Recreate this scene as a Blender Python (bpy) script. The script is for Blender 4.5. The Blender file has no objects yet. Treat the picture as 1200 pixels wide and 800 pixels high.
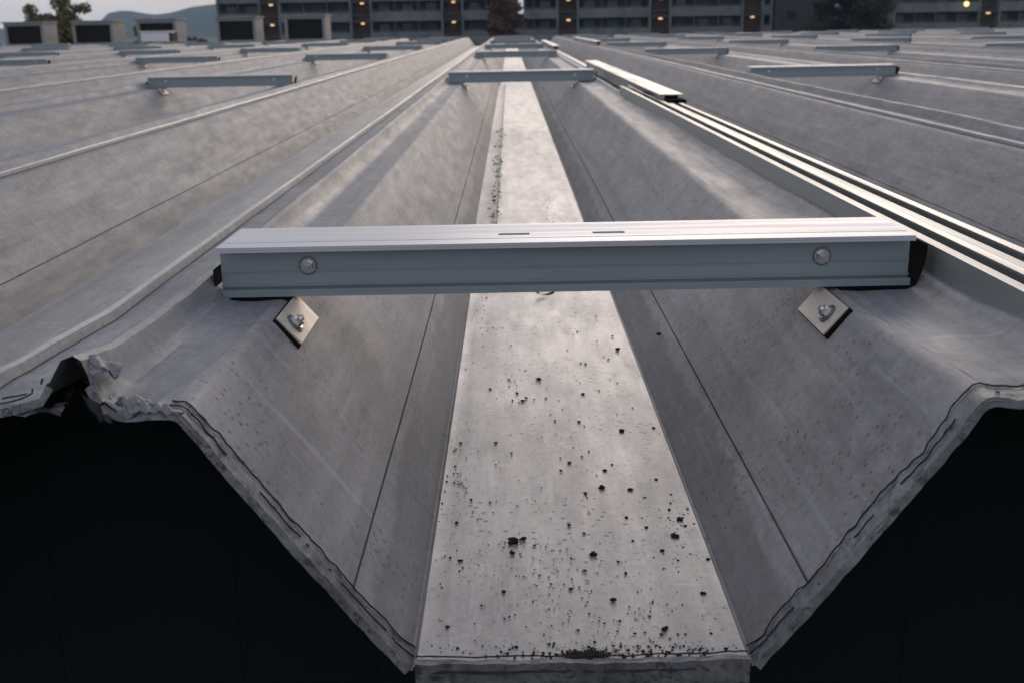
import bpy, bmesh, math, random
from mathutils import Vector, Matrix, noise
R = math.radians
random.seed(7)
sc = bpy.context.scene
C = sc.collection
H = 6.0                                     # height of the camera above the datum

# ------------------------------------------------------------------ camera
cam = bpy.data.objects.new('camera', bpy.data.cameras.new('camera'))
C.objects.link(cam); sc.camera = cam
r_ = Vector((0.99986319, -0.00228645, -0.01638196))
u_ = Vector((0.0163964, 0.26756369, 0.96340066))
d_ = Vector((-0.00218045, 0.96353746, -0.26756458))
cam.matrix_world = Matrix(((r_.x, u_.x, -d_.x, 0), (r_.y, u_.y, -d_.y, 0), (r_.z, u_.z, -d_.z, H), (0, 0, 0, 1)))
cam.data.sensor_width = 36; cam.data.lens = 1330.17 / 1200 * 36
cam.data.clip_start = 0.02; cam.data.clip_end = 20000
cam.data.dof.use_dof = True; cam.data.dof.focus_distance = 1.3
cam.data.dof.aperture_fstop = 39.9 / 3.3

# ------------------------------------------------------------------ sky and sun
SUN_EL, SUN_AZ = 12, 12                      # azimuth from +Y towards +X
w = bpy.data.worlds.new('World'); sc.world = w; w.use_nodes = True
nt = w.node_tree; N = nt.nodes; Lk = nt.links; N.clear()
sky = N.new('ShaderNodeTexSky'); sky.sky_type = 'NISHITA'; sky.sun_disc = False
sky.sun_elevation = R(SUN_EL); sky.sun_rotation = R(SUN_AZ); sky.dust_density = 3; sky.air_density = 1.3
tc = N.new('ShaderNodeTexCoord')
mp = N.new('ShaderNodeMapping'); mp.inputs['Scale'].default_value = (1.5, 1.5, 6)
nz = N.new('ShaderNodeTexNoise'); nz.inputs['Scale'].default_value = 1.8; nz.inputs['Detail'].default_value = 6
cr = N.new('ShaderNodeValToRGB')
cr.color_ramp.elements[0].position = .32; cr.color_ramp.elements[0].color = (5.7, 6.0, 6.8, 1)
cr.color_ramp.elements[1].position = .68; cr.color_ramp.elements[1].color = (8.0, 8.0, 8.5, 1)
mx = N.new('ShaderNodeMixRGB'); mx.inputs[0].default_value = .78
bg = N.new('ShaderNodeBackground'); bg.inputs[1].default_value = 0.1
wo = N.new('ShaderNodeOutputWorld')
Lk.new(tc.outputs['Generated'], mp.inputs[0]); Lk.new(mp.outputs[0], nz.inputs[0]); Lk.new(nz.outputs[0], cr.inputs[0])
Lk.new(sky.outputs[0], mx.inputs[1]); Lk.new(cr.outputs[0], mx.inputs[2]); Lk.new(mx.outputs[0], bg.inputs[0]); Lk.new(bg.outputs[0], wo.inputs[0])
sun = bpy.data.objects.new('sun', bpy.data.lights.new('sun', 'SUN')); C.objects.link(sun)
sun.data.energy = 0.5; sun.data.angle = R(30); sun.data.color = (1, .90, .86)
sd = Vector((math.sin(R(SUN_AZ)) * math.cos(R(SUN_EL)), math.cos(R(SUN_AZ)) * math.cos(R(SUN_EL)), math.sin(R(SUN_EL))))
sun.rotation_euler = sd.to_track_quat('Z', 'Y').to_euler()
sc.view_settings.view_transform = 'Standard'; sc.view_settings.look = 'None'
sc.view_settings.exposure = 0.15; sc.view_settings.gamma = 1

# ------------------------------------------------------------------ materials
def mat(name, base, rough=.5, metal=0, spec=.5, emit=None):
    m = bpy.data.materials.new(name); m.use_nodes = True
    b = m.node_tree.nodes['Principled BSDF']
    b.inputs['Base Color'].default_value = (*base, 1); b.inputs['Roughness'].default_value = rough
    b.inputs['Metallic'].default_value = metal; b.inputs['Specular IOR Level'].default_value = spec
    if emit: b.inputs['Emission Color'].default_value = (*emit[0], 1); b.inputs['Emission Strength'].default_value = emit[1]
    return m
def nd(m, t, **k):
    n = m.node_tree.nodes.new(t)
    for a, v in k.items():
        if a.startswith('i_'): n.inputs[a[2:].replace('_', ' ')].default_value = v
        else: setattr(n, a, v)
    return n
def ramp(m, src, p0, p1, c0=(0, 0, 0, 1), c1=(1, 1, 1, 1)):
    n = nd(m, 'ShaderNodeValToRGB'); e = n.color_ramp.elements
    e[0].position, e[1].position, e[0].color, e[1].color = p0, p1, c0, c1
    m.node_tree.links.new(src, n.inputs[0]); return n.outputs[0]
def tex(m, scale, stretch=(1, 1, 1), detail=6, rough=.55, kind='ShaderNodeTexNoise', loc=(0, 0, 0), feature=None, dist=0):
    L = m.node_tree.links
    c = nd(m, 'ShaderNodeTexCoord'); p = nd(m, 'ShaderNodeMapping'); p.inputs['Scale'].default_value = stretch; p.inputs['Location'].default_value = loc
    t = nd(m, kind); t.inputs['Scale'].default_value = scale
    if kind == 'ShaderNodeTexNoise': t.inputs['Detail'].default_value = detail; t.inputs['Roughness'].default_value = rough; t.inputs['Distortion'].default_value = dist
    if feature: t.feature = feature
    L.new(c.outputs['Object'], p.inputs[0]); L.new(p.outputs[0], t.inputs['Vector'])
    return t.outputs[0]
def mixc(m, fac, a, b, mode='MIX'):
    n = nd(m, 'ShaderNodeMixRGB', blend_type=mode); L = m.node_tree.links
    for i, v in enumerate((fac, a, b)):
        if hasattr(v, 'links') or isinstance(v, bpy.types.NodeSocket): L.new(v, n.inputs[i])
        elif i == 0: n.inputs[0].default_value = v
        else: n.inputs[i].default_value = (*v, 1)
    return n.outputs[0]
def mul(m, a, b, op='MULTIPLY'):
    n = nd(m, 'ShaderNodeMath', operation=op); n.use_clamp = True
    for i, v in enumerate((a, b)):
        if isinstance(v, bpy.types.NodeSocket): m.node_tree.links.new(v, n.inputs[i])
        else: n.inputs[i].default_value = v
    return n.outputs[0]
def sheet(name, dark, light, rough=(.42, .62), metal=.25, speck=.6, speck_scale=90, streak=.5, off=0, bump=.12, scuff=.35, gutter=False):
    """weathered coated roof sheet: blotches, run marks, rust specks and scuffs"""
    m = mat(name, light, .5, metal); L = m.node_tree.links; b = m.node_tree.nodes['Principled BSDF']
    blot = tex(m, 9, (1, .4, 1), 10, .72, loc=(off, off, 0), dist=.3)
    c = mixc(m, ramp(m, blot, .32, .68), dark, light)
    fine = tex(m, 60, (1, .6, 1), 5, .7, loc=(off, 3, 0))
    c = mixc(m, mul(m, ramp(m, fine, .35, .7), .45), c, tuple(x * 1.28 for x in light))
    c = mixc(m, mul(m, ramp(m, tex(m, 150, (1, .7, 1), 4, .75, loc=(off, 1, 6)), .48, .70), .42), c, tuple(x * .62 for x in dark))
    run = tex(m, 14, (.3, 3.2, .3), 6, .65, loc=(off, 0, 1), dist=.5)     # run marks down the slope
    c = mixc(m, mul(m, ramp(m, run, .55, .75), streak), c, tuple(x * .55 for x in dark))
    lng = tex(m, 24, (3, .06, 3), 5, .6, loc=(off, 2, 1))                 # long streaks along the sheet
    c = mixc(m, mul(m, ramp(m, lng, .52, .72), streak * .6), c, tuple(x * .62 for x in dark))
    c = mixc(m, mul(m, ramp(m, tex(m, 30, (2, .12, 2), 5, .6, loc=(off + 4, 2, 1)), .58, .7), scuff), c, tuple(min(x * 1.5, .7) for x in light))
    c = mixc(m, mul(m, ramp(m, tex(m, 5.5, (3.2, .09, 3.2), 7, .65, loc=(off + 1, 6, 2), dist=.4), .47, .66), .42), c, tuple(x * .66 for x in dark))
    c = mixc(m, mul(m, ramp(m, tex(m, 7, (3.2, .12, 3.2), 7, .7, loc=(off + 6, 1, 2)), .56, .68), scuff * .55), c, tuple(min(x * 1.55, .7) for x in light))
    scr = tex(m, 26, (.25, 2.6, .25), 4, .5, loc=(off + 7, 1, 2), dist=1.2)
    zs = ramp(m, tex(m, 1.6, (1, .6, 1), 3, .5, loc=(off + 2, 8, 0)), .50, .62)
    c = mixc(m, mul(m, mul(m, ramp(m, scr, .62, .70), zs), scuff * .9), c, tuple(min(x * 1.7, .7) for x in light))
    c = mixc(m, mul(m, ramp(m, tex(m, 6, (1, .35, 1), 11, .78, loc=(off + 3, 3, 3), dist=.8),   .50, .66), .24), c, tuple(x * .62 for x in dark))
    v = tex(m, speck_scale, (1, 1, 1), kind='ShaderNodeTexVoronoi', loc=(off, 0, 0))
    zone = ramp(m, tex(m, 7, (1, 1, 1), 4, .6, loc=(off + 9, 0, 0)), .42, .58)
    dots = mul(m, mul(m, ramp(m, v, .16, .24, (1, 1, 1, 1), (0, 0, 0, 1)), zone), speck)
    c = mixc(m, dots, c, (.045, .030, .025))
    v2 = tex(m, speck_scale * 2.3, (1, 1, 1), kind='ShaderNodeTexVoronoi', loc=(off, 5, 0))
    zone2 = ramp(m, tex(m, 11, (1, 1, 1), 4, .6, loc=(off + 5, 0, 0)), .5, .6)
    c = mixc(m, mul(m, mul(m, ramp(m, v2, .14, .26, (1, 1, 1, 1), (0, 0, 0, 1)), zone2), speck * .7), c, (.06, .042, .036))
    if gutter:      # darker band along the channel bottom, ragged upper edge
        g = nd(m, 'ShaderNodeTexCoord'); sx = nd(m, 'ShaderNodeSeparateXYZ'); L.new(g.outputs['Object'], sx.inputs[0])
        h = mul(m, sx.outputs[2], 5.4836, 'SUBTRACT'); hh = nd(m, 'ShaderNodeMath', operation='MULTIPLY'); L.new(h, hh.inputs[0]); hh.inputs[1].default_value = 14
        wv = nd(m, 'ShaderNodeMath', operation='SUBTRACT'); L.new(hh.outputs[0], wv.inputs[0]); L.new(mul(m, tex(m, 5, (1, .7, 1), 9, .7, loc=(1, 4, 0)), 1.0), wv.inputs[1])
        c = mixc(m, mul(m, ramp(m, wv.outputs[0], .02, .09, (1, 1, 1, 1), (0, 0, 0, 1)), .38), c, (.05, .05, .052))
    L.new(c, b.inputs['Base Color'])
    L.new(ramp(m, tex(m, 26, (1, .22, 1), 9, .7, loc=(2, off, 0)), .3, .7, (rough[0],) * 3 + (1,), (rough[1],) * 3 + (1,)), b.inputs['Roughness'])
    bp = nd(m, 'ShaderNodeBump'); bp.inputs['Strength'].default_value = bump; bp.inputs['Distance'].default_value = .004
    L.new(mixc(m, .5, fine, tex(m, 12, (1, .5, 1), 5, .5)), bp.inputs['Height']); L.new(bp.outputs[0], b.inputs['Normal'])
    return m
M = {}
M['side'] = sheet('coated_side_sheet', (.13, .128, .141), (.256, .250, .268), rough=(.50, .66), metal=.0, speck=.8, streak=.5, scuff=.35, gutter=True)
M['crest'] = sheet('coated_crest_sheet', (.092, .098, .118), (.192, .197, .228), rough=(.44, .62), metal=.05, speck=.5, streak=.6, off=3.3, scuff=.5)
M['floor'] = sheet('galvanised_floor_sheet', (.205, .20, .213), (.33, .318, .33), rough=(.33, .48), metal=.28, speck=.85, speck_scale=75, streak=.16, off=6.1, scuff=.3)
M['band'] = sheet('flashing_tape', (.075, .08, .09), (.22, .22, .245), rough=(.35, .6), speck=.9, streak=.6, off=1.7, bump=.5)
M['hem'] = sheet('bright_hem', (.22, .22, .23), (.40, .395, .40), rough=(.3, .45), metal=.3, speck=.3, off=5.1)
def cracks(m):
    L = m.node_tree.links; b = m.node_tree.nodes['Principled BSDF']; old = b.inputs['Base Color'].links[0].from_socket
    n1 = tex(m, 22, (1, 3.2, 1), 8, .62, loc=(1, 2, 3), dist=1.0)
    rp = nd(m, 'ShaderNodeValToRGB'); e = rp.color_ramp.elements; e[0].position = .485; e[0].color = (0, 0, 0, 1); e[1].position = .5; e[1].color = (1, 1, 1, 1)
    x = e.new(.515); x.color = (0, 0, 0, 1); L.new(n1, rp.inputs[0])
    z = ramp(m, tex(m, 16, (1, 1.5, 1), 5, .6, loc=(8, 2, 3)), .42, .52)
    f = mul(m, rp.outputs[0], z)
    g = mul(m, ramp(m, tex(m, 45, (1, 1.8, 1), 8, .7, loc=(4, 2, 3)), .54, .62), .8)
    L.new(mixc(m, g, mixc(m, f, old, (.008, .009, .011)), (.028, .032, .038)), b.inputs['Base Color'])
cracks(M['band'])
def alu(name, base, rough, stretch, metal=.85):
    m = mat(name, base, rough, metal); b = m.node_tree.nodes['Principled BSDF']; L = m.node_tree.links
    t = tex(m, 30, stretch, 6, .6)
    L.new(mixc(m, ramp(m, t, .3, .7), tuple(x * .93 for x in base), tuple(min(1, x * 1.06) for x in base)), b.inputs['Base Color'])
    L.new(ramp(m, tex(m, 12, stretch, 5), .3, .7, (rough * .8,) * 3 + (1,), (rough * 1.25,) * 3 + (1,)), b.inputs['Roughness'])
    return m
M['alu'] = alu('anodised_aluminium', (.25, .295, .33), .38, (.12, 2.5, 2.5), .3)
M['alu_lit_top'] = alu('lit_top_aluminium', (.47, .48, .53), .42, (.12, 2.5, 2.5), .35)  # same extrusion as the web; light on the top painted into a paler base
M['rail'] = alu('mill_aluminium', (.34, .35, .35), .42, (2.5, .1, 2.5), .6)
M['steel'] = mat('stainless_steel', (.55, .55, .56), .25, 1)
M['washer'] = mat('dull_washer', (.16, .17, .18), .45, .8)
M['bracket'] = alu('bracket_aluminium', (.60, .54, .48), .45, (1, 1, 1), .35)
M['rubber'] = mat('black_rubber', (.006, .006, .007), .9, 0, .08)
M['dirt'] = mat('dark_dirt', (.012, .010, .010), .95, 0, .2)
M['bitumen_and_gap'] = mat('black_flap_and_gap', (.006, .007, .009), .6, 0, .4)
M['flake'] = mat('rust_flake', (.07, .035, .02), .9)
M['void_black_wall'] = mat('void_black_facade', (.007, .010, .011), .95, 0, .1)

# ------------------------------------------------------------------ helpers
def link(name, me, m, parent=None, loc=None):
    o = bpy.data.objects.new(name, me); C.objects.link(o)
    if m is not None and not me.materials:
        for k in (m if isinstance(m, (list, tuple)) else [m]): me.materials.append(k)
    if parent: o.parent = parent
    if loc: o.location = loc
    return o
def mesh(name, vs, fs, smooth=False):
    me = bpy.data.meshes.new(name); me.from_pydata(vs, [], fs); me.update()
    if smooth: me.polygons.foreach_set('use_smooth', [True] * len(me.polygons)); me.set_sharp_from_angle(angle=R(32))
    return me
def tag(o, label=None, cat=None, group=None, kind=None):
    for k, v in (('label', label), ('category', cat), ('group', group), ('kind', kind)):
        if v: o[k] = v
    return o
def empty(name, loc=(0, 0, 0)):
    o = bpy.data.objects.new(name, None); C.objects.link(o); o.location = loc; o.empty_display_size = .1; return o
def copy_tree(o, parent=None):
    c = o.copy(); C.objects.link(c)
    if parent: c.parent = parent
    for ch in list(o.children): copy_tree(ch, c)
    return c
def bx(bm, x0, x1, y0, y1, z0, z1, mtx=None, bev=0):
    g = bmesh.ops.create_cube(bm, size=1)
    s = Matrix.Translation(((x0 + x1) / 2, (y0 + y1) / 2, (z0 + z1) / 2)) @ Matrix.Diagonal((x1 - x0, y1 - y0, z1 - z0, 1))
    if mtx is not None: s = mtx @ s
    bmesh.ops.transform(bm, matrix=s, verts=g['verts'])
    if bev:
        es = list({e for v in g['verts'] for e in v.link_edges}); bmesh.ops.bevel(bm, geom=es, offset=bev, segments=2, affect='EDGES', profile=.6)
def bmo(name, bm, m, parent=None, loc=None, smooth=False):
    me = bpy.data.meshes.new(name); bm.to_mesh(me); bm.free()
    if smooth: me.polygons.foreach_set('use_smooth', [True] * len(me.polygons))
    return link(name, me, m, parent, loc)
def box(name, a, m, parent=None, bev=0):
    bm = bmesh.new(); bx(bm, *a, bev=bev); return bmo(name, bm, m, parent)
def cyl(bm, p, axis, r, h, n=16, r2=None):
    q = Vector(axis).to_track_quat('Z', 'Y').to_matrix().to_4x4()
    bmesh.ops.create_cone(bm, cap_ends=True, segments=n, radius1=r, radius2=r if r2 is None else r2, depth=h, matrix=Matrix.Translation(Vector(p) + Vector(axis).normalized() * h / 2) @ q)
def nse(x, y, z=0): return noise.noise(Vector((x, y, z)))

# ------------------------------------------------------------------ roof of trapezoidal channels
XC, WB, WT, P = .0523, .2833, .6334, .8322
ZT, ZB, YF, YE = H - .3005, H - .5139, .8414, 32.14
CW = P - WT                                   # crest width .195
roof = tag(empty('roof', (0, 0, 0)), 'grey weathered metal roof of long trapezoidal channels running away from the viewer', None, None, 'structure')
def ysamples(fine):
    ys = [YF]; st = .011 if fine else .05
    while ys[-1] < YE:
        y = ys[-1]; ys.append(y + (st if y < 1.6 else st * (1 + (y - 1.6) * (1.5 if fine else 1.0))))
    ys[-1] = YE; return ys
def dent(x, y, z, lump=0):
    a = nse(x * 6, y * 1.3, 1) * .0018 + nse(x * 20, y * 9, 5) * .0007
    if y < 1.2 and z > ZB + .02: a += .0150 * min(1, (1.2 - y) / .3) * min(1, (z - ZB) / (ZT - ZB)) ** 2
    if y < 1.4: a += lump * (1.4 - y) / .56 * (nse(x * 30, y * 25, 9) * .003 + nse(x * 12, y * 12, 3) * .002)
    return a
def sweep(name, prof, m, fine, lump=0, seam=None, hole=True):
    """prof: list of (x, z) across; returns a long sheet along Y"""
    ys = ysamples(fine); vs = []; n = len(prof)
    for j, y in enumerate(ys):
        for x, z in prof:
            zz = z
            if seam is not None:
                k = math.exp(-((x - seam) / .03) ** 2)
                if y < .97: zz += k * .016 * ((.97 - y) / .13) ** 1.6
                zz += k * .004 * nse(y * 2.5, seam * 9, 2)
            yy = y + (nse(x * 60, z * 60, 4) * .006 if j == 0 else 0)
            dx = nse(x * 5, y * .9, 8) * .0015 + (.016 * math.exp(-((x - seam) / .03) ** 2) * max(0, min(1, (1.15 - y) / .3)) if seam is not None else 0)
            vs.append((x + dx, yy, zz + dent(x, y, z, lump)))
    fs = [(j * n + i, j * n + i + 1, (j + 1) * n + i + 1, (j + 1) * n + i) for j in range(len(ys) - 1) for i in range(n - 1)]
    return link(name, mesh(name, vs, fs, True), m, roof)
def subdiv(pts, step):
    out = []
    for (a, b), (c, e) in zip(pts, pts[1:]):
        k = max(1, int(math.hypot(c - a, e - b) / step))
        out += [(a + (c - a) * i / k, b + (e - b) * i / k) for i in range(k)]
    return out + [pts[-1]]
def side_profile(xc, s):
    """one sloping side, from the channel bottom to the rounded crest corner; s = -1 left, +1 right"""
    xb, xt = WB / 2 + .003, WT / 2
    def P_(f): return (xb + (xt - xb) * f, ZB - .004 + (ZT - ZB + .004) * f)
    a = [(xb - .03, ZB - .005), P_(.0)]
    g = P_(.275); a += [P_(.1), P_(.18), (g[0] - .0006, g[1] - .0008), (g[0] + .0010, g[1] - .0045), (g[0] + .0016, g[1] - .0042), (g[0] + .0010, g[1] + .0013)]
    a += [P_(.4), P_(.55), P_(.7), P_(.85)]
    for t in (0, .25, .5, .75, 1):          # rounded shoulder
        p0, p1, p2 = Vector(P_(.965)), Vector((xt, ZT)), Vector((xt + .011, ZT - .0015))
        q = p0.lerp(p1, t).lerp(p1.lerp(p2, t), t); a.append((q.x, q.y))
    return [(xc + s * x, z) for x, z in a]
def crest_profile(xa, xb, odd_left):
    # distances measured from the hemmed (odd) side
    sp = .106 if odd_left else .086
    hgt = .030 if odd_left else .017
    a = [(.0105, -.0015), (.0185, .0), (.019, .006), (.022, .0095), (.027, .008), (.029, .0), (.035, .0), (.055, .0006), (sp - .022, .0015), (sp - .015, hgt * .5),
         (sp - .008, hgt * .92), (sp, hgt), (sp + .0065, hgt * .9), (sp + .012, hgt * .55), (sp + .019, hgt * .2), (sp + .028, -.0005), (CW - .05, -.002), (CW - .03, -.0025), (CW - .0105, -.0015)]
    if odd_left: return [(xa + s, ZT + z) for s, z in a], xa + sp
    return [(xb - s, ZT + z) for s, z in a][::-1], xb - sp
def floor_profile(xc):
    b = WB / 2; z = ZB
    return [(xc - b, z - .012), (xc - b, z - .002), (xc - b + .003, z + .001), (xc - b + .011, z)] + [(xc - b + .02 + i * (WB - .04) / 8, z) for i in range(9)] + [(xc + b - .008, z), (xc + b - .002, z), (xc + b, z - .002), (xc + b, z - .012)]
T0, T1 = -20, 20
for t in range(T0, T1 + 1):
    xc = XC + t * P; fine = abs(t) <= 1
    for s in (-1, 1):
        pr = side_profile(xc, s)
        if fine: pr = subdiv(pr, .02)
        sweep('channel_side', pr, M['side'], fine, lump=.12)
    sweep('channel_floor', floor_profile(xc), M['floor'], fine, lump=.06)
    if t < T1:
        pr, sm = crest_profile(xc + WT / 2, xc + P - WT / 2, t % 2 != 0)
        sweep('crest_cap', subdiv(pr, .006) if fine else pr, M['crest'], fine, lump=.7, seam=sm)
        if t % 2: hp = [(xc + WT / 2 + q, ZT + z) for q, z in ((.0165, .001), (.0175, .0085), (.0215, .0118), (.0275, .0102), (.0305, .001))]
        else: hp = [(xc + P - WT / 2 - q, ZT + z) for q, z in ((.0165, .001), (.0175, .0085), (.0215, .0118), (.0275, .0102), (.0305, .001))][::-1]
        sweep('edge_hem', hp, M['hem'], fine, lump=.7)
# lap sheet lying along the left of the bright channel floor beyond the first rail
lap = []
ys = [2.4 + i * .05 for i in range(160)]
vs = []; fs = []
for j, y in enumerate(ys):
    e = .0015 * nse(y * 6, 1)
    for k, (x, z) in enumerate(((XC - WB / 2 - .010, -.012), (XC - WB / 2 - .009, .0035), (XC - WB / 2 + .03 + e, .0045), (XC - WB / 2 + .0445 + e, .0085), (XC - WB / 2 + .047 + e, .0005))):
        vs.append((x, y, ZB + z + .001 * nse(x * 9, y * 3)))
fs = [(j * 5 + i, j * 5 + i + 1, j * 5 + i + 6, j * 5 + i + 5) for j in range(len(ys) - 1) for i in range(4)]
link('lap_strip', mesh('lap_strip', vs, fs, True), M['floor'], roof)

# flashing tape along the cut front edge, with black beads added for its shadowed gap lines
def front_line(t):
    xc = XC + t * P
    L_ = side_profile(xc, -1)[1:]; R_ = side_profile(xc, 1)[1:]
    L_ = (L_[:3] + L_[6:])[::-1]; R_ = R_[:3] + R_[6:]
    return subdiv(L_, .006), subdiv(R_, .006)
def band(pts, depth, name='edge_flashing', sm=None, drop=.005):
    vs = []; n = 9; pts = list(pts)
    for i, (x, z) in enumerate(pts):
        a = pts[max(i - 1, 0)]; b = pts[min(i + 1, len(pts) - 1)]
        tx, tz = b[0] - a[0], b[1] - a[1]; l = math.hypot(tx, tz) or 1
        nx, nz = -tz / l, tx / l
        if nz < 0: nx, nz = -nx, -nz
        dd = depth * (1 + .35 * nse(x * 22, z * 22, 3) + .15 * nse(x * 90, z * 90, 1))
        k = .016 * math.exp(-((x - sm) / .03) ** 2) if sm else 0
        for j in range(n):
            f = j / (n - 1); y = YF - .004 + dd * f + nse(x * 70, z * 70, j * .3) * .003 * (1 - f)
            lift = .0020 + .0012 * nse(x * 60, y * 60, z * 30) + .0008 * nse(x * 200, y * 160, z * 100)
            zz = k * max(0, (.97 - max(y, YF)) / .13) ** 1.6
            if sm: x = pts[i][0] + .016 * math.exp(-((pts[i][0] - sm) / .03) ** 2)
            if j == 0: vs.append((x - nx * drop, y + .002, z - nz * drop + zz + dent(x, YF, z, .4 if sm is None else .7))); continue
            vs.append((x + nx * lift, y, z + nz * lift + zz + dent(x, max(y, YF), z, .4 if sm is None else .7)))
    fs = [(i * n + j, i * n + j + 1, (i + 1) * n + j + 1, (i + 1) * n + j) for i in range(len(pts) - 1) for j in range(n - 1)]
    return link(name, mesh(name, vs, fs, True), M['band'], roof)
def bead(pts, off, wid, seed, sm=None, gap=.15, name='gap_shadow_bead'):
    vs = []; fs = []; last = None
    pts = subdiv(list(pts), .003)
    for i, (x, z) in enumerate(pts):
        a = pts[max(i - 1, 0)]; b = pts[min(i + 1, len(pts) - 1)]
        tx, tz = b[0] - a[0], b[1] - a[1]; l = math.hypot(tx, tz) or 1; nx, nz = -tz / l, tx / l
        if nz < 0: nx, nz = -nx, -nz
        g = nse(i * .07, seed, 1); wd = wid * max(0, .45 + 1.5 * nse(i * .05, seed, 5) + .9 * nse(i * .4, seed, 7) + .6 * nse(i * 1.1, seed, 8))
        if not gap: wd = max(wd, wid * .22)
        if g < -.55 + gap * 1.0 - (1 if not gap else 0) or wd < wid * .12: last = None; continue
        dd = off * (1 + .35 * nse(x * 22, z * 22, 3) + .15 * nse(x * 90, z * 90, 1)) + .0022 * nse(i * .11, seed, 9) + .0012 * nse(i * .6, seed, 11)
        k = .016 * math.exp(-((x - sm) / .03) ** 2) if sm else 0
        c = len(vs)
        for q, hh in ((-.5, .0026), (0, .0040), (.5, .0026)):
            y = YF - .004 + dd + q * wd; zz = k * max(0, (.97 - max(y, YF)) / .13) ** 1.6 + dent(x, max(y, YF), z, .4 if sm is None else .7)
            vs.append((x + nx * hh, y, z + nz * hh + zz))
        if last is not None: fs += [(last, last + 1, c + 1, c), (last + 1, last + 2, c + 2, c + 1)]
        last = c
    if fs: return link(name, mesh(name, vs, fs, True), M['bitumen_and_gap'], roof)
for t in (-1, 0, 1):
    L_, R_ = front_line(t)
    xc = XC + t * P
    for k, pts in enumerate((L_, R_)):
        band(pts, .030)
        bead(pts, .030, .0017, t * 7 + k, gap=0)
        bead(pts, .017, .0013, t * 7 + k + 50, gap=.35)
    fl = [(xc - WB / 2 + .002 + i * (WB - .004) / 50, ZB + .001) for i in range(51)]
    band(fl, .008, drop=.02)
    bead(fl, .011, .0018, t + 30, gap=0); bead([(x, z - .0085) for x, z in fl], .001, .0055, t + 90, gap=.25)
for t in (-1, 0):
    pr, sm = crest_profile(XC + t * P + WT / 2, XC + (t + 1) * P - WT / 2, t % 2 != 0)
    pr = subdiv(pr, .005)
    l = [p for p in pr if p[0] < sm - .017]; r = [p for p in pr if p[0] > sm + .014]
    for k, pts in enumerate((l, r)):
        band(pts, .032, sm=sm); bead(pts, .031, .0026, t * 5 + k + 200, sm=sm, gap=.3); bead(pts, .015, .0022, t * 5 + k + 230, sm=sm, gap=.45)
# crumpled torn scraps of tape round the open end of the left seam
sm0 = XC - P + WT / 2 + .122
def crumple(name, x, y, z, sx, sy, amp, m, seed, tilt=0):
    """one crumpled tongue of torn tape"""
    bm = bmesh.new(); g = bmesh.ops.create_grid(bm, x_segments=26, y_segments=16, size=1)
    for v in g['verts']:
        a, b = v.co.x, v.co.y; rg = 1 + .35 * nse(a * 3, b * 3, seed)
        X, Y = a * sx * rg, b * sy * rg; e = max(abs(a), abs(b))
        Z = amp * (nse(X * 70 + seed, Y * 70, 1) + .5 * nse(X * 170, Y * 170 + seed, 2)) * (1.15 - .4 * e) - .25 * amp * e + X * tilt
        v.co = Vector((x + X, y + Y, z + Z + .004))
    return bmo(name, bm, M[m], roof, smooth=True)
crumple('torn_tape', sm0 + .032, YF + .010, ZT + .0165, .026, .013, .014, 'band', 3.1, -.25)
crumple('torn_tape', sm0 + .060, YF + .006, ZT + .0125, .020, .009, .008, 'band', 8.4, -.05)
crumple('torn_tape', sm0 + .012, YF + .022, ZT + .044, .012, .014, .010, 'band', 5.7, -.5)
crumple('torn_flap', sm0 + .017, YF + .001, ZT + .018, .010, .010, .018, 'bitumen_and_gap', 1.7, -1.2)
crumple('torn_flap', sm0 - .004, YF + .030, ZT + .022, .016, .014, .012, 'bitumen_and_gap', 6.6, .2)
crumple('torn_tape', sm0 - .035, YF + .006, ZT + .0135, .020, .009, .006, 'band', 2.2, .05)

# end wall painted black for the dark void below the channels, following their profile
vs = []; fs = []; prof = []
for t in range(-5, 6):
    L_, R_ = side_profile(XC + t * P, -1)[1:][::-1], side_profile(XC + t * P, 1)[1:]
    prof += L_ + R_
    if t < 5: prof += crest_profile(XC + t * P + WT / 2, XC + (t + 1) * P - WT / 2, t % 2 != 0)[0]
for x, z in prof: vs += [(x, YF + .16, z - .006), (x, YF + .16, -1.65)]
fs = [(2 * i, 2 * i + 1, 2 * i + 3, 2 * i + 2) for i in range(len(prof) - 1)]
ew = link('end_wall', mesh('end_wall', vs, fs), M['void_black_wall']); tag(ew, 'end wall painted black for the dark void below the cut edge of the roof channels', 'wall')
bm = bmesh.new()
for k in range(9): bx(bm, XC - 4, XC + 4, YF + .145, YF + .159, ZB - .16 - k * .22, ZB - .15 - k * .22)
bmo('ledge', bm, M['void_black_wall'], ew)

# ------------------------------------------------------------------ bracket rails spanning the channels
BL = .8; HB = .060                              # length and height
def xsec_sweep(bm, pts, x0, x1):
    """pts: closed (y, z) outline, swept along x"""
    a = [bm.verts.new((x0, y, z)) for y, z in pts]; b = [bm.verts.new((x1, y, z)) for y, z in pts]
    n = len(pts)
    for i in range(n): bm.faces.new((a[i], a[(i + 1) % n], b[(i + 1) % n], b[i]))
    bm.faces.new(a[::-1]); bm.faces.new(b)
def hexbolt(parent, p, axis, name='bolt'):
    """flange bolt: root part, washer child"""
    bm = bmesh.new(); a = Vector(axis).normalized()
    cyl(bm, p, a, .0088, .0018, 20); cyl(bm, Vector(p) + a * .0018, a, .0062, .0055, 6)
    cyl(bm, Vector(p) + a * .0073, a, .0038, .0030, 10, .003)
    b = bmo(name, bm, M['steel'], parent)
    bm = bmesh.new(); cyl(bm, Vector(p) - a * .0022, a, .0115, .0022, 20)
    bmo('washer', bm, M['washer'], b)
    return b
PB = .0078                                     # offset of the rails from the channel centre
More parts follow.
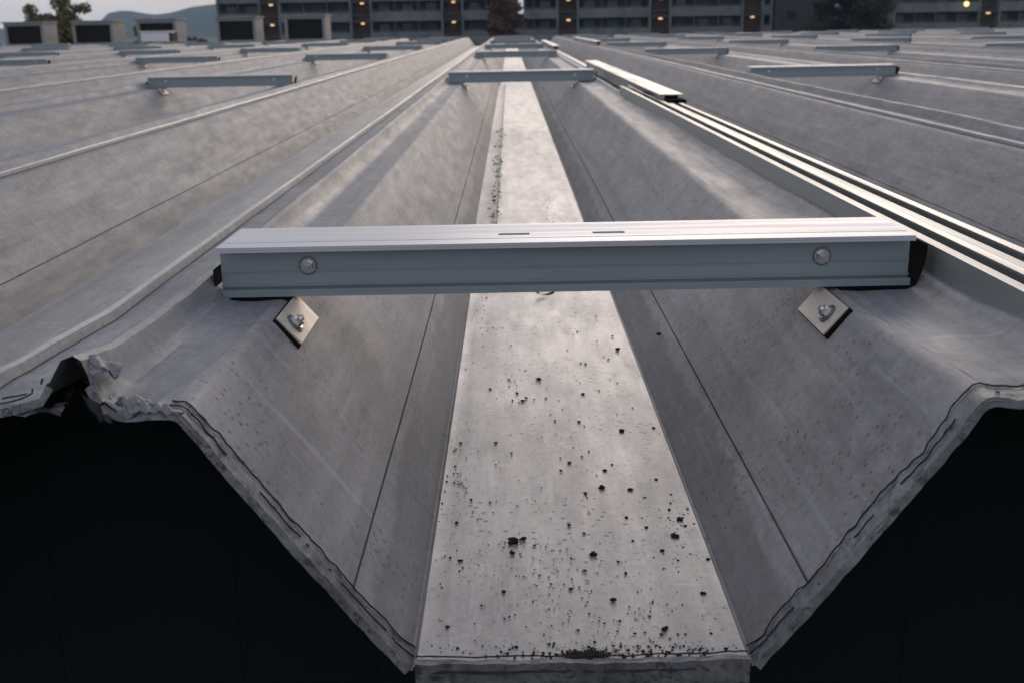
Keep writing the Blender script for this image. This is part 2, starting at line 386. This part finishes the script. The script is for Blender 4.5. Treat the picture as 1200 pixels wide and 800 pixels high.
def make_mount():
    root = empty('mounting_rail')
    h = BL / 2; t = .003
    # web, lips and bottom flange; the slotted top flange is made of pieces round two slots
    bm = bmesh.new()
    bx(bm, -h, h, .018, .022, .0046, HB - t - .0005)                    # web
    bx(bm, -h, h, .008, .060, .0, .0045)                                # bottom flange
    bx(bm, -h, h, .008, .011, .0046, .0085)                             # bottom lip
    bx(bm, -h, h, .0165, .0179, .0280, .0292)                           # fine rib on the web
    bx(bm, -h, h, .0145, .0179, .0110, .0130)
    bmo('web', bm, M['alu'], root)
    bm = bmesh.new(); zt0, zt1 = HB - t, HB
    s0, s1, s2, s3 = -.077, -.040, .035, .073
    ya, yb = .050, .063
    bx(bm, -h, h, .0, ya, zt0, zt1); bx(bm, -h, h, yb, .130, zt0, zt1)
    for a, b in ((-h, s0), (s1, s2), (s3, h)): bx(bm, a, b, ya, yb, zt0, zt1)
    bx(bm, -h, h, -.001, .0015, zt0 - .003, zt0 - .0002)                # down-turned lip
    bx(bm, -h, h, .030, .0306, zt1, zt1 + .0003)
    bmesh.ops.remove_doubles(bm, verts=bm.verts, dist=.00001)
    bmo('top_flange', bm, M['alu_lit_top'], root)
    for s in (-1, 1):
        # rubber pad under the end, turned up round it
        bm = bmesh.new(); pts = []
        n = 14
        for i in range(n + 1):
            f = i / n
            if f < .55: px, pz = .318 + (h - .318) * f / .55, -.0035 - .0015 * f
            else:
                g = (f - .55) / .45; px, pz = h + .002 + (.014 if s > 0 else .004) * math.sin(g * 1.5), -.0045 + (.05 if s > 0 else .036) * g
            pts.append((s * px, pz))
        for (xa, za), (xb, zb) in zip(pts, pts[1:]):
            v = [bm.verts.new(q) for q in ((xa, .004, za - .003), (xb, .004, zb - .003), (xb, .075, zb - .003), (xa, .075, za - .003), (xa, .004, za + .0025), (xb, .004, zb + .0025), (xb, .075, zb + .0025), (xa, .075, za + .0025))]
            for f in ((0, 1, 2, 3), (4, 7, 6, 5), (0, 4, 5, 1), (3, 2, 6, 7), (0, 3, 7, 4), (1, 5, 6, 2)): bm.faces.new([v[k] for k in f])
        bmesh.ops.recalc_face_normals(bm, faces=bm.faces)
        bmo('rubber_pad', bm, M['rubber'], root)
        hexbolt(root, (s * .2985, .0178, .0345), (0, -1, 0))
        # foot bracket: plate on the sloping side, upright behind the web
        ang = math.atan2(ZT - ZB, (WT - WB) / 2)
        cx, cz = s * .3045 - PB, -.0232
        fr = Matrix.Translation((cx, 0, cz)) @ Matrix.Rotation(-s * ang * .98, 4, 'Y') @ Matrix.Translation((0, 0, .0052))
        bm = bmesh.new()
        bx(bm, -.0195, .0195, -.082, .030, .002, .005, fr, bev=.0008)
        b2 = Matrix.Translation((s * .297, 0, 0)); bx(bm, -.018, .018, .0225, .0255, .001, .05, b2)
        br = bmo('foot_bracket', bm, M['bracket'], root)
        bm = bmesh.new(); bx(bm, -.0205, .0205, -.0875, .034, -.0045, .0018, fr, bev=.0008); bmo('rubber_gasket', bm, M['rubber'], br)
        p = fr @ Vector((0, -.055, .0073)); ax = (fr.to_3x3() @ Vector((0, 0, 1)))
        hb = hexbolt(br, p, ax)
    return root
ZR = ZT + .0020
rowsY = [1.2785, 6.3953, 11.4556, 15.9716, 20.8, 25.4, 29.6]
proto = make_mount()
G = 'short aluminium bracket rails bridging the roof channels'
side_words = {-2: 'left', 2: 'right'}
for r, y in enumerate(rowsY):
    for k in range(-10, 11):
        t = 2 * k; x = XC + PB + t * P
        if abs(x) > .50 * y + .5: continue
        if r == 0 and k: continue
        o = proto if (r == 0) else copy_tree(proto)
        yy = y if k == 0 else y + .12 * nse(k * 3.3, r * 2.1)
        o.location = (x + (0 if k == 0 else .03 * nse(k, r, 3)), yy, ZR + .004 * nse(k * 1.7, r))
        if r == 0: lb = 'large nearest aluminium bracket rail across the middle channel, with two slots in its top'
        elif k == 0: lb = f"bracket rail across the middle channel, {['second','third','fourth','fifth','sixth','seventh'][r-1]} one away from the viewer"
        else:
            nth = ['second', 'third', 'fourth', 'fifth', 'sixth', 'seventh'][r - 1]
            col = ['nearest', 'second', 'third', 'fourth', 'fifth', 'sixth', 'seventh', 'eighth', 'ninth', 'tenth'][abs(k) - 1]
            lb = f"bracket rail in the {nth} row away, {col} one to the {'left' if k < 0 else 'right'} of the middle channel"
        tag(o, lb, 'bracket rail', G)
        if r == 0:
            o.rotation_euler = (0, -.002, 0)

# ------------------------------------------------------------------ loose rails lying along the right-hand crest
def channel_rail(name, L, w=.047, h=.036):
    pts = [(0, 0), (w, 0), (w, h), (w - .0135, h), (w - .0135, h - .003), (w - .003, h - .003), (w - .003, .003), (.003, .003), (.003, h - .003), (.0135, h - .003), (.0135, h), (0, h)]
    bm = bmesh.new()
    a = [bm.verts.new((x, 0, z)) for x, z in pts]; b = [bm.verts.new((x, L, z)) for x, z in pts]; n = len(pts)
    for i in range(n): bm.faces.new((a[i], b[i], b[(i + 1) % n], a[(i + 1) % n]))
    for ring, rev in ((a, 0), (b, 1)):
        for q in ((0, 1, 6, 7), (1, 2, 5, 6), (2, 3, 4, 5), (0, 7, 8, 11), (8, 9, 10, 11)):
            f = [ring[k] for k in q]; bm.faces.new(f[::-1] if rev else f)
    bmesh.ops.recalc_face_normals(bm, faces=bm.faces)
    return bmo(name, bm, M['rail'])
def lay(o, x, y, z, ang): o.location = (x, y, z); o.rotation_euler = (0, 0, ang); return o
GR = 'long loose aluminium rails lying along the roof crests'
r1 = tag(lay(channel_rail('loose_channel_rail', 4.02), .4895, .93, ZT + .011, .0062), 'long bright channel rail on the right crest, the one nearer the middle channel', 'rail', GR)
r2 = tag(lay(channel_rail('loose_channel_rail', 2.9), .5415, .93, ZT + .009, .0066), 'long bright channel rail on the right crest, the outer of the two side by side', 'rail', GR)
def flange_rail(L, lab, x, y, z, ang, pad=True):
    root = empty('loose_flanged_rail')
    bm = bmesh.new(); bx(bm, 0, .082, 0, L, .050, .054); bx(bm, .012, .016, 0, L, .0045, .0498); bx(bm, .062, .066, 0, L, .0045, .0498); bx(bm, .006, .072, 0, L, 0, .0044)
    bmo('profile', bm, M['rail'], root)
    if pad:
        bm = bmesh.new(); bx(bm, .012, .084, -.06, .03, -.012, .040, bev=.006); bmo('rubber_pad', bm, M['rubber'], root)
        bm = bmesh.new(); bx(bm, -.004, .004, .30, .48, .012, .040, bev=.002); bmo('rubber_plug', bm, M['rubber'], root)
    lay(root, x, y, z, ang); return tag(root, lab, 'rail', GR)
flange_rail(4.0, 'loose flanged rail on the right crest with a black pad at its near end', .513, 3.98, ZT + .011, .001)
flange_rail(5.6, 'loose flanged rail on the right crest far away near its end', .515, 14.0, ZT + .010, -.001, False)
flange_rail(6.5, 'loose flanged rail lying one crest further right, far away', 1.255, 17.0, ZT + .012, -.001, False)

# ------------------------------------------------------------------ debris
PTS = [(-0.0377, 1.9376), (-0.0203, 1.9348), (-0.0059, 1.8234), (0.0355, 1.632), (0.0025, 1.5665), (0.0155, 1.5441), (0.0103, 1.5316), (0.0264, 1.5372), (0.0436, 1.5427), (0.0973, 1.5582), (-0.0094, 1.6333), (-0.0043, 1.5345), (0.1687, 1.7871), (0.1492, 1.7322), (0.1431, 1.75), (0.0848, 1.4392), (0.0907, 1.4221), (0.1384, 1.4007), (0.1818, 1.4113), (0.0526, 1.4455), (0.0906, 1.3292), (0.0543, 1.3084), (0.0644, 1.2922), (0.081, 1.3119), (0.1157, 1.2846), (0.1053, 1.2653), (0.0945, 1.2517), (0.053, 1.2668), (-0.0058, 1.3271), (-0.078, 1.3385), (-0.0711, 1.3658), (-0.0702, 1.2632), (0.1631, 1.2343), (-0.0261, 1.3646), (-0.0369, 1.5886), (0.1497, 2.0078), (0.114, 2.035), (0.1094, 1.9025), (0.1016, 1.8874), (0.167, 1.8678), (0.1385, 1.8395), (0.1039, 1.7125), (0.111, 1.7082), (0.0977, 1.2127), (0.1297, 1.2056), (0.1055, 1.2665), (0.163, 1.2355), (0.1704, 1.1668), (0.1741, 1.1221), (0.1777, 1.1062), (0.1638, 1.081), (0.1618, 1.0842), (0.1362, 1.1037), (0.1177, 1.1302), (0.0551, 1.1133), (0.0695, 1.0924), (0.0755, 1.0423), (-0.0043, 1.0762), (-0.007, 1.0717), (0.0059, 1.0805), (-0.0057, 1.0482), (-0.0653, 1.1238), (-0.0579, 1.0332), (-0.0681, 1.0408), (-0.0666, 1.2312), (-0.0518, 1.1848), (-0.0837, 1.1769), (0.0993, 1.0262), (0.1043, 1.0014), (0.065, 1.0076), (0.0494, 0.9712), (0.0876, 0.9482), (-0.0139, 0.9674), (-0.0087, 0.9203), (-0.0636, 0.904), (0.1273, 0.8935), (0.1239, 0.8852), (0.1301, 0.8974), (0.1887, 1.028), (0.209, 1.0969), (0.1879, 1.1116), (0.1457, 1.0487), (0.1187, 1.0725), (0.1724, 0.958), (0.1868, 1.1501), (0.1666, 1.1491), (-0.043, 1.1314), (-0.0303, 1.1766), (0.078, 1.1982), (0.0500, 0.8500), (0.0590, 0.8492), (0.0690, 0.8520), (0.0574, 0.8560)]
BIG = {3: 1.7, 6: 1.6, 5: 1.3, 9: 1.2, 12: 2.0, 17: 1.9, 15: 1.3, 25: 1.3, 43: 2.0, 44: 1.3, 48: 1.9, 50: 2.0, 51: 1.6, 56: 1.8, 57: 2.6, 58: 1.9, 59: 1.6, 60: 1.3, 69: 1.0, 75: 1.5, 71: 1.5, 72: 1.2, 89: 1.7, 90: 2.3, 91: 1.8, 92: 1.5}
def crumb_mesh(seed, sub=2):
    bm = bmesh.new(); bmesh.ops.create_icosphere(bm, subdivisions=sub, radius=1)
    for v in bm.verts:
        d = v.co.normalized(); v.co = d * (1 + .55 * nse(d.x * 1.6 + seed, d.y * 1.6, d.z * 1.6) + .3 * nse(d.x * 4, d.y * 4 + seed, d.z * 4)); v.co.z *= .5
    me = bpy.data.meshes.new('dirt_crumb'); bm.to_mesh(me); bm.free(); me.materials.append(M['dirt']); return me
CM = [crumb_mesh(i * 7.7) for i in range(8)]
for i, (x, y) in enumerate(PTS):
    r = .0018 * BIG.get(i, random.uniform(.62, 1.15))
    o = link('dirt_crumb', CM[i % 8], None); o.location = (x, y, ZB + r * .3 + .0008)
    o.scale = (r * random.uniform(.9, 1.4), r * random.uniform(.9, 1.4), r * random.uniform(.8, 1.2) * (.45 if i >= 89 else 1)); o.rotation_euler = (0, 0, random.uniform(0, 6))
    big = BIG.get(i, 0) >= 1.9
    tag(o, 'one of the largest black lumps of dirt on the bright middle floor strip' if big else 'small black crumb of dirt lying on the bright floor strip of the middle channel', 'dirt crumb', 'largest black dirt lumps on the channel floor' if big else 'small black dirt crumbs on the channel floor')
o = link('dirt_crumb', CM[2], None); o.location = (.227, 1.7221, H - .4700); o.scale = (.004, .006, .004)
tag(o, 'lone black crumb stuck on the right sloping side of the middle channel', 'dirt crumb')
# dry leaf under the far edge of the first rail
bm = bmesh.new(); g = bmesh.ops.create_grid(bm, x_segments=10, y_segments=4, size=1)
for v in g['verts']:
    u = v.co.x; v.co = Vector((u * .018, v.co.y * .007 * (1 - abs(u) ** 2.2), .004 + .006 * u * u + .003 * v.co.y * u))
tag(bmo('dry_leaf', bm, M['flake'], None, (.062, 2.17, ZB + .001), True), 'curled dry leaf on the bright floor strip just beyond the nearest rail', 'leaf')
# the fine grit nobody could count
bm = bmesh.new()
def grit(x, y, r, z=None):
    g = bmesh.ops.create_icosphere(bm, subdivisions=1, radius=r, matrix=Matrix.Translation((x, y, (ZB if z is None else z) + r * .3 + .0006)) @ Matrix.Diagonal((random.uniform(.8, 1.5), random.uniform(.8, 1.5), .5, 1)))
for cx, cy, sx, sy, n in ((-.072, 1.14, .012, .12, 130), (.16, 1.04, .022, .09, 120), (.03, .93, .05, .04, 150), (.06, .86, .05, .03, 130), (.09, .82, .06, .02, 110), (.0, .99, .02, .02, 40), (.01, 1.44, .03, .05, 25), (.055, .792, .012, .006, 240), (.06, .797, .035, .010, 150), (.12, .80, .03, .008, 90), (-.01, .80, .04, .012, 60), (.05, 1.2, .08, .25, 160), (-.057, 2.6, .005, .35, 260), (-.057, 3.9, .004, .7, 260), (-.075, 2.5, .008, .3, 120), (.1, 2.6, .02, .5, 60)):
    for _ in range(n):
        x = XC + (random.gauss(cx, sx) - .051) * 1.02; y = random.gauss(cy, sy) * 1.075
        if XC - WB / 2 + .004 < x < XC + WB / 2 - .006 and y > YF + .001 + .012 * abs(random.gauss(0, .5)): grit(x, y, abs(random.gauss(0, .00045)) + .00028 + (.0004 if y < .862 else .0009 if y > 2.4 else .0003 if y > 1.6 else 0))
for _ in range(420):
    y = 2.35 + 3.6 * random.random() ** 1.5
    if nse(y * 2.2, 3) + nse(y * 9, 5) * .6 < -.12: continue
    x = XC - WB / 2 + .047 + random.gauss(-.004, .006) + (random.uniform(-.02, .0) if random.random() < .3 else 0); r = random.uniform(.0008, .0042) * min(1.4, y / 3)
    bmesh.ops.create_icosphere(bm, subdivisions=1, radius=r, matrix=Matrix.Translation((x, y, ZB + .0068)) @ Matrix.Rotation(random.uniform(0, 3), 4, 'Z') @ Matrix.Diagonal((random.uniform(.5, 1.1), random.uniform(.8, 2.4), .3, 1)))
tag(bmo('fine_grit', bm, M['dirt'], None), 'fine black grit scattered over the floor strip of the middle channel', 'grit', None, 'stuff')

# ------------------------------------------------------------------ far end of the roof: hoods and a white box
M['hood'] = sheet('hood_sheet', (.16, .16, .165), (.30, .30, .31), speck=.1, off=8, scuff=.1)
M['void'] = mat('dark_opening', (.006, .008, .010), .7)
M['white'] = mat('white_box', (.62, .64, .67), .5)
def hood(x, y, w, h, d, lab):
    root = empty('roof_vent_hood', (x, y, ZT)); f = .075
    bm = bmesh.new()
    bx(bm, 0, f, 0, d, .0, h); bx(bm, w - f, w, 0, d, 0, h); bx(bm, f, w - f, 0, d, h - f, h - .002); bx(bm, f, w - f, 0, d, .002, .05); bx(bm, f, w - f, d - .04, d, .05, h - f)
    bx(bm, -.04, w + .04, -.05, d + .03, h, h + .035)
    bmo('housing', bm, M['hood'], root)
    bm = bmesh.new(); bx(bm, f, w - f, .10, .12, .05, h - f); bmo('opening', bm, M['void'], root)
    for i in range(5):
        bm = bmesh.new(); z = .07 + i * (h - f - .08) / 5; bx(bm, f, w - f, .05, .09, z, z + .012); bmo('louvre', bm, M['void'], root)
    tag(root, lab, 'vent hood', 'row of vent hoods at the far left end of the roof')
nm = ['first', 'second', 'third', 'fourth', 'fifth']
ex = ['with the tall tree just to its right', 'standing beside the tall tree', 'with a low white box in front of it', 'before the left end of the apartment building', 'rightmost of the row, before the apartment building']
for i, (a, b, h) in enumerate(((-13.32, -12.28, .58), (-11.52, -10.45, .58), (-9.82, -8.78, .60), (-7.72, -6.68, .62), (-5.92, -4.85, .64))):
    hood(a, 31.05, b - a, h, .95, f'vent hood {nm[i]} from the left, {ex[i]}')
wb = empty('roof_cabinet', (-9.35, 29.8, ZT))
box('body', (-.0, .72, 0, .6, .05, .30), M['white'], wb, .03); box('end_panel', (.722, .78, .03, .57, .06, .27), M['void'], wb); box('lid', (-.02, .74, -.02, .62, .302, .325), M['white'], wb)
for q in (.08, .6): box('foot', (q, q + .06, .1, .5, 0, .049), M['void'], wb)
tag(wb, 'low white box with a dark end in front of the third vent hood', 'cabinet')
kb = box('end_kerb', (XC - 17, XC + 17, YE + .001, YE + .25, ZT - .45, ZT + .012), M['crest'], roof)

# ------------------------------------------------------------------ ground and hills
GZ = -1.65
def gmat(name, a, b, sc_, rough=.9):
    m = mat(name, a, rough); m.node_tree.links.new(mixc(m, ramp(m, tex(m, sc_, detail=8), .35, .65), a, b), m.node_tree.nodes['Principled BSDF'].inputs['Base Color']); return m
M['ground'] = gmat('ground', (.045, .05, .035), (.07, .065, .05), .05)
link('ground', mesh('ground', [(-1850, -250, GZ), (1850, -250, GZ), (1850, 2650, GZ), (-1850, 2650, GZ)], [(0, 1, 2, 3)]), M['ground'])['kind'] = 'structure'
M['hill'] = gmat('wooded_hill', (.02, .034, .03), (.035, .05, .04), .01)
SKYL = ((-1400, 14), (-900, 9), (-640, 8), (-616, 13), (-600, 27), (-585, 30), (-558, 29.5), (-533, 23.5), (-507, 26), (-469, 34), (-440, 37), (-380, 39), (0, 30), (1400, 22))
def hill(x):   # skyline height above the camera level at 1700 m
    x = x * (1 + 240 / 1700) * 1.038
    for (a, b), (c, e) in zip(SKYL, SKYL[1:]):
        if a <= x <= c: t = (x - a) / (c - a); t = t * t * (3 - 2 * t); return b + (e - b) * t + 1.2 * nse(x * .03, 1) + .5 * nse(x * .12, 3)
    return 12
vs = []; NX = 160; rows = ((0, 0), (80, .35), (170, .7), (240, 1), (400, .8), (620, .3), (850, -.05))
for y, f in rows:
    for i in range(NX):
        x = -1300 + i * 15; vs.append((x * (1 + y / 1700) , 1460 + y, GZ + (hill(x) + 6 - GZ) * f * (1 + (.12 * nse(x * .006, y * .006) if 0 < f < 1 else 0))))
link('hills', mesh('hills', vs, [(j * NX + i, j * NX + i + 1, (j + 1) * NX + i + 1, (j + 1) * NX + i) for j in range(len(rows) - 1) for i in range(NX - 1)], True), M['hill'])['kind'] = 'structure'

# ------------------------------------------------------------------ apartment building
M['conc'] = gmat('grey_render', (.10, .112, .122), (.16, .172, .182), .6)
M['conc2'] = gmat('dark_render', (.03, .033, .038), (.05, .052, .058), .6)
M['glass'] = mat('dark_glass', (.012, .016, .022), .15); M['teal'] = mat('teal_panel', (.015, .06, .075), .4)
M['frame'] = mat('window_frame', (.10, .10, .11), .5); M['brown'] = gmat('brown_wall', (.045, .028, .018), (.075, .045, .03), 1)
M['lamp'] = mat('warm_lamp', (.9, .7, .4), .5, emit=((1, .60, .26), 1.3)); M['lampw'] = mat('bright_lamp', (.9, .8, .5), .5, emit=((1, .70, .28), 1.8))
def wmesh(w, h):
    bm = bmesh.new(); t = .07
    bx(bm, 0, w, -.05, .02, 0, t); bx(bm, 0, w, -.05, .02, h - t, h); bx(bm, 0, t, -.05, .02, t, h - t); bx(bm, w - t, w, -.05, .02, t, h - t); bx(bm, w / 2 - .03, w / 2 + .03, -.05, .02, t, h - t)
    f = bpy.data.meshes.new('window'); bm.to_mesh(f); bm.free(); f.materials.append(M['frame'])
    bm = bmesh.new(); bx(bm, t, w - t, .0, .012, t, h - t); g = bpy.data.meshes.new('pane'); bm.to_mesh(g); bm.free(); g.materials.append(M['glass']); return f, g
WF, WP = wmesh(1.5, 1.25)
PW = WP.copy(); PW.materials[0] = M['teal']
M['curtain'] = mat('pale_curtain', (.16, .15, .14), .9); M['dim_room'] = mat('dim_room', (.05, .035, .02), .6)
WV = [WP, WP, WP.copy(), WP.copy(), WP]; WV[2].materials[0] = M['curtain']; WV[3].materials[0] = M['dim_room']
def block(name, x0, x1, y, stairs, lab, lamps_on, skip=None, teal=()):
    root = empty(name, (x0, y, GZ)); W = x1 - x0; top = 14.2 - GZ
    def B(n, x, X, a, b, z, Z, m): return box(n, (x - x0, X - x0, a, b, z - GZ, Z - GZ), m, root)
    B('rear_wall', x0, x1, 2.2, 9, GZ, 13.8, M['conc2']); B('roof_slab', x0 - .3, x1 + .3, -.4, 9.3, 13.802, 14.2, M['conc'])
    levels = [1.21 + 2.86 * k for k in range(5)]
    edges = sorted([x0] + [s + d for s in stairs for d in (-1.5, 1.5)] + [x1])
    for z in levels:
        B('floor_slab', x0, x1, .05, 2.19, z + .05, z + .30, M['conc2'])
        for a, b in zip(edges[0::2], edges[1::2]):
            if skip and skip[0] < (a + b) / 2 < skip[1] : continue
            if b - a > .3: B('balcony_parapet', a + .12, b - .12, -.06, .06, z, z + 1.36, M['conc'])
            if b - a > .3: B('balcony_rail', a + .12, b - .12, -.05, .0, z + 1.52, z + 1.58, M['frame'])
            n = int((b - a) // 3)
            for i in range(1, n):
                xx = a + (b - a) * i / n
                B('mullion', xx - .05, xx + .05, .08, .18, z + 1.37, z + 2.85, M['frame'])
            for i in range(n):
                xx = a + (b - a) * (i + .5) / n - .75
                f = link('window', WF, None, root, (xx - x0, 2.13, z + 1.30 - GZ)); link('pane', PW if any(abs(xx + .75 - q) < 2.5 for q in teal) and 3 < z < 5 else WV[int(abs(nse(xx * 3.1, z * 2.3)) * 40) % 5], None, f)
    for s in stairs:
        for d in (-1.5, 1.5): B('column', s + d - .14, s + d + .14, -.2, 2.18, GZ, 13.8, M['conc'])
        B('stair_wall', s - 1.3, s + 1.3, 1.6, 1.7, GZ, 13.8, M['brown'])
        for z in levels[:4]:
            if (z > 3 and z < 8):
                bm = bmesh.new(); bmesh.ops.create_uvsphere(bm, u_segments=12, v_segments=6, radius=1, matrix=Matrix.Translation((s - x0 + .15, .75, z + 2.60 - GZ)) @ Matrix.Diagonal((.30 + .2 * abs(nse(s * 1.7, z)), .4, .10 + .06 * abs(nse(s, z * 2)), 1)))
                bmo('lamp', bm, M['lamp'], root)
            B('landing', s - 1.3, s + 1.3, .0, 1.59, z - .15, z + .05, M['conc2'])
            B('stair_rail', s - 1.3, s + 1.3, .02, .07, z + .9, z + .97, M['frame'])
    for q in (x0 + .15, x1 - .15): B('column', q - .15, q + .15, -.25, 2.17, GZ, 13.79, M['conc'])
    return tag(root, lab, 'building')
b1 = block('apartment_building', -42.9, 38.7, 173.6, [-35.2, -21.8, -8.35, 8.6, 22.2, 35.8], 'long dark grey apartment block with balcony bands and lit stairwells beyond the roof', 1, teal=(12.4, 14.6))
def B1(n, x, X, a, b, z, Z, m): return box(n, (x + 42.9, X + 42.9, a, b, z - GZ, Z - GZ), m, b1)
B1('entrance_panel', -1.9, 1.0, -.5, -.1, 7.6, 9.8, M['conc']); B1('bright_window', 1.35, 2.1, -.5, -.3, 7.7, 9.9, mat('lit_window', (.7, .7, .7), .5, emit=((.8, .9, 1), .3)))
b2 = block('apartment_building', 56.8, 96, 174.6, [71, 86], 'dark apartment block with a bright lamp, right of the dark tree', 1)
bm = bmesh.new(); bmesh.ops.create_uvsphere(bm, u_segments=12, v_segments=8, radius=.36, matrix=Matrix.Translation((67.3 - 56.8, -.6, 8.0 - GZ)))
bmo('lamp', bm, M['lampw'], b2)
tw = empty('stair_tower', (38.95, 172.6, GZ)); box('tower_wall', (0, 8.5, 0, 10, 0, 17), M['conc2'], tw); box('roof_cap', (-.2, 8.7, -.2, 10.2, 17.001, 17.3), M['conc'], tw)
for k in range(5): box('window', (1.7, 2.9, -.06, -.01, 2.2 + 2.86 * k, 3.3 + 2.86 * k), M['glass'], tw)
tag(tw, 'plain dark stair tower between the long apartment block and the dark tree', 'building')

# ------------------------------------------------------------------ trees
def leafm(name, a, b):
    m = mat(name, a, .7); m.node_tree.links.new(mixc(m, ramp(m, tex(m, 1.6, detail=4), .4, .6), a, b), m.node_tree.nodes['Principled BSDF'].inputs['Base Color']); return m
M['bark'] = mat('bark', (.05, .04, .032), .9)
def tree(name, x, y, clumps, nleaf, leaf, ms, lab, trunk_r, top, cat='tree'):
    rnd = random.Random(hash((int(x * 10), int(y))) & 0xffff)
    root = empty(name, (x, y, GZ)); bm = bmesh.new()
    cyl(bm, (0, 0, 0), (0, 0, 1), trunk_r, top * .75, 10, trunk_r * .4)
    for cx, cy, cz, r in clumps[:14]:
        s = Vector((0, 0, cz * .55)); e = Vector((cx, cy, cz)); cyl(bm, s, e - s, trunk_r * .35, (e - s).length, 6, trunk_r * .08)
    bmo('trunk', bm, M['bark'], root)
    vs = []; fs = []; mi = []
    tot = sum(c[3] ** 2 for c in clumps)
    for cx, cy, cz, r in clumps:
        for _ in range(int(nleaf * r * r / tot)):
            d = Vector((rnd.gauss(0, 1), rnd.gauss(0, 1), rnd.gauss(0, 1))).normalized() * r * rnd.random() ** .45
            c = Vector((cx, cy, cz)) + Vector((d.x, d.y, d.z * .8))
            a = Vector((rnd.gauss(0, 1), rnd.gauss(0, 1), rnd.gauss(0, 1))).normalized(); b = a.orthogonal().normalized(); s = leaf * rnd.uniform(.6, 1.3)
            k = len(vs); vs += [c + a * s, c + b * s * .6, c - a * s, c - b * s * .6]; fs.append((k, k + 1, k + 2, k + 3)); mi.append(0 if rnd.random() < .6 else 1)
    me = mesh('crown', [tuple(v) for v in vs], fs)
    o = link('crown', me, ms, root); me.polygons.foreach_set('material_index', mi)
    return tag(root, lab, cat)
rn = random.Random(3)
def clumpset(n, rx, z0, z1, r, cone=0):
    out = []
    for _ in range(n):
        f = rn.random(); z = z0 + (z1 - z0) * f; k = rx * (1 - cone * f) * math.sqrt(rn.random()); a = rn.uniform(0, 6.28)
        out.append((k * math.cos(a), k * math.sin(a), z, r * rn.uniform(.6, 1.25)))
    return out
olive = [leafm('olive_leaf', (.075, .08, .035), (.12, .11, .045)), leafm('gold_leaf', (.19, .13, .045), (.12, .10, .045))]
red = [leafm('red_leaf', (.11, .03, .018), (.07, .025, .015)), leafm('brown_leaf', (.07, .035, .02), (.10, .05, .02))]
darkg = [leafm('dark_leaf', (.02, .022, .012), (.032, .03, .016)), leafm('dark_leaf_b', (.014, .016, .010), (.025, .022, .012))]
tree('autumn_tree', -23.8, 63, clumpset(34, 1.35, 5.2, 8.4, .62) + clumpset(22, 1.7, 7.6, 10.6, .5), 17000, .09, olive, 'tall loose autumn tree between the first and second vent hoods', .16, 9.5)
tree('small_tree', -19.6, 63, clumpset(14, .75, 5.9, 8.1, .42, .6), 3600, .09, olive, 'small olive tree between the second and third vent hoods', .09, 8)
for i, (x, h) in enumerate(((-16.9, 7.0), (-16.0, 6.85))):
    tree('autumn_bush', x, 61, clumpset(9, .8, 4.6, h + .35, .4), 1600, .1, red, ['low reddish bush, left one of two right of the third vent hood', 'low reddish bush, right one of two beside the apartment block'][i], .06, 5, 'bush')
tree('autumn_tree', -.6, 166, clumpset(60, 2.5, 3.0, 12.0, 1.0, .3), 13000, .26, red, 'reddish brown tree in front of the middle of the apartment block', .25, 8)
tree('dark_tree', 46.6, 160, clumpset(110, 6.6, 1.5, 14.5, 1.5, .4), 34000, .30, darkg, 'big dark olive tree standing between the two apartment blocks', .4, 13)

# ------------------------------------------------------------------ air
M['haze'] = bpy.data.materials.new('haze'); M['haze'].use_nodes = True
hn = M['haze'].node_tree; hn.nodes.clear()
ho = hn.nodes.new('ShaderNodeOutputMaterial'); hv = hn.nodes.new('ShaderNodeVolumePrincipled')
hv.inputs['Color'].default_value = (.50, .74, 1, 1); hv.inputs['Density'].default_value = .0002
hn.links.new(hv.outputs[0], ho.inputs['Volume'])
hz = box('haze', (-1900, 1900, -300, 2700, GZ - 1, 70), M['haze']); hz['kind'] = 'stuff'
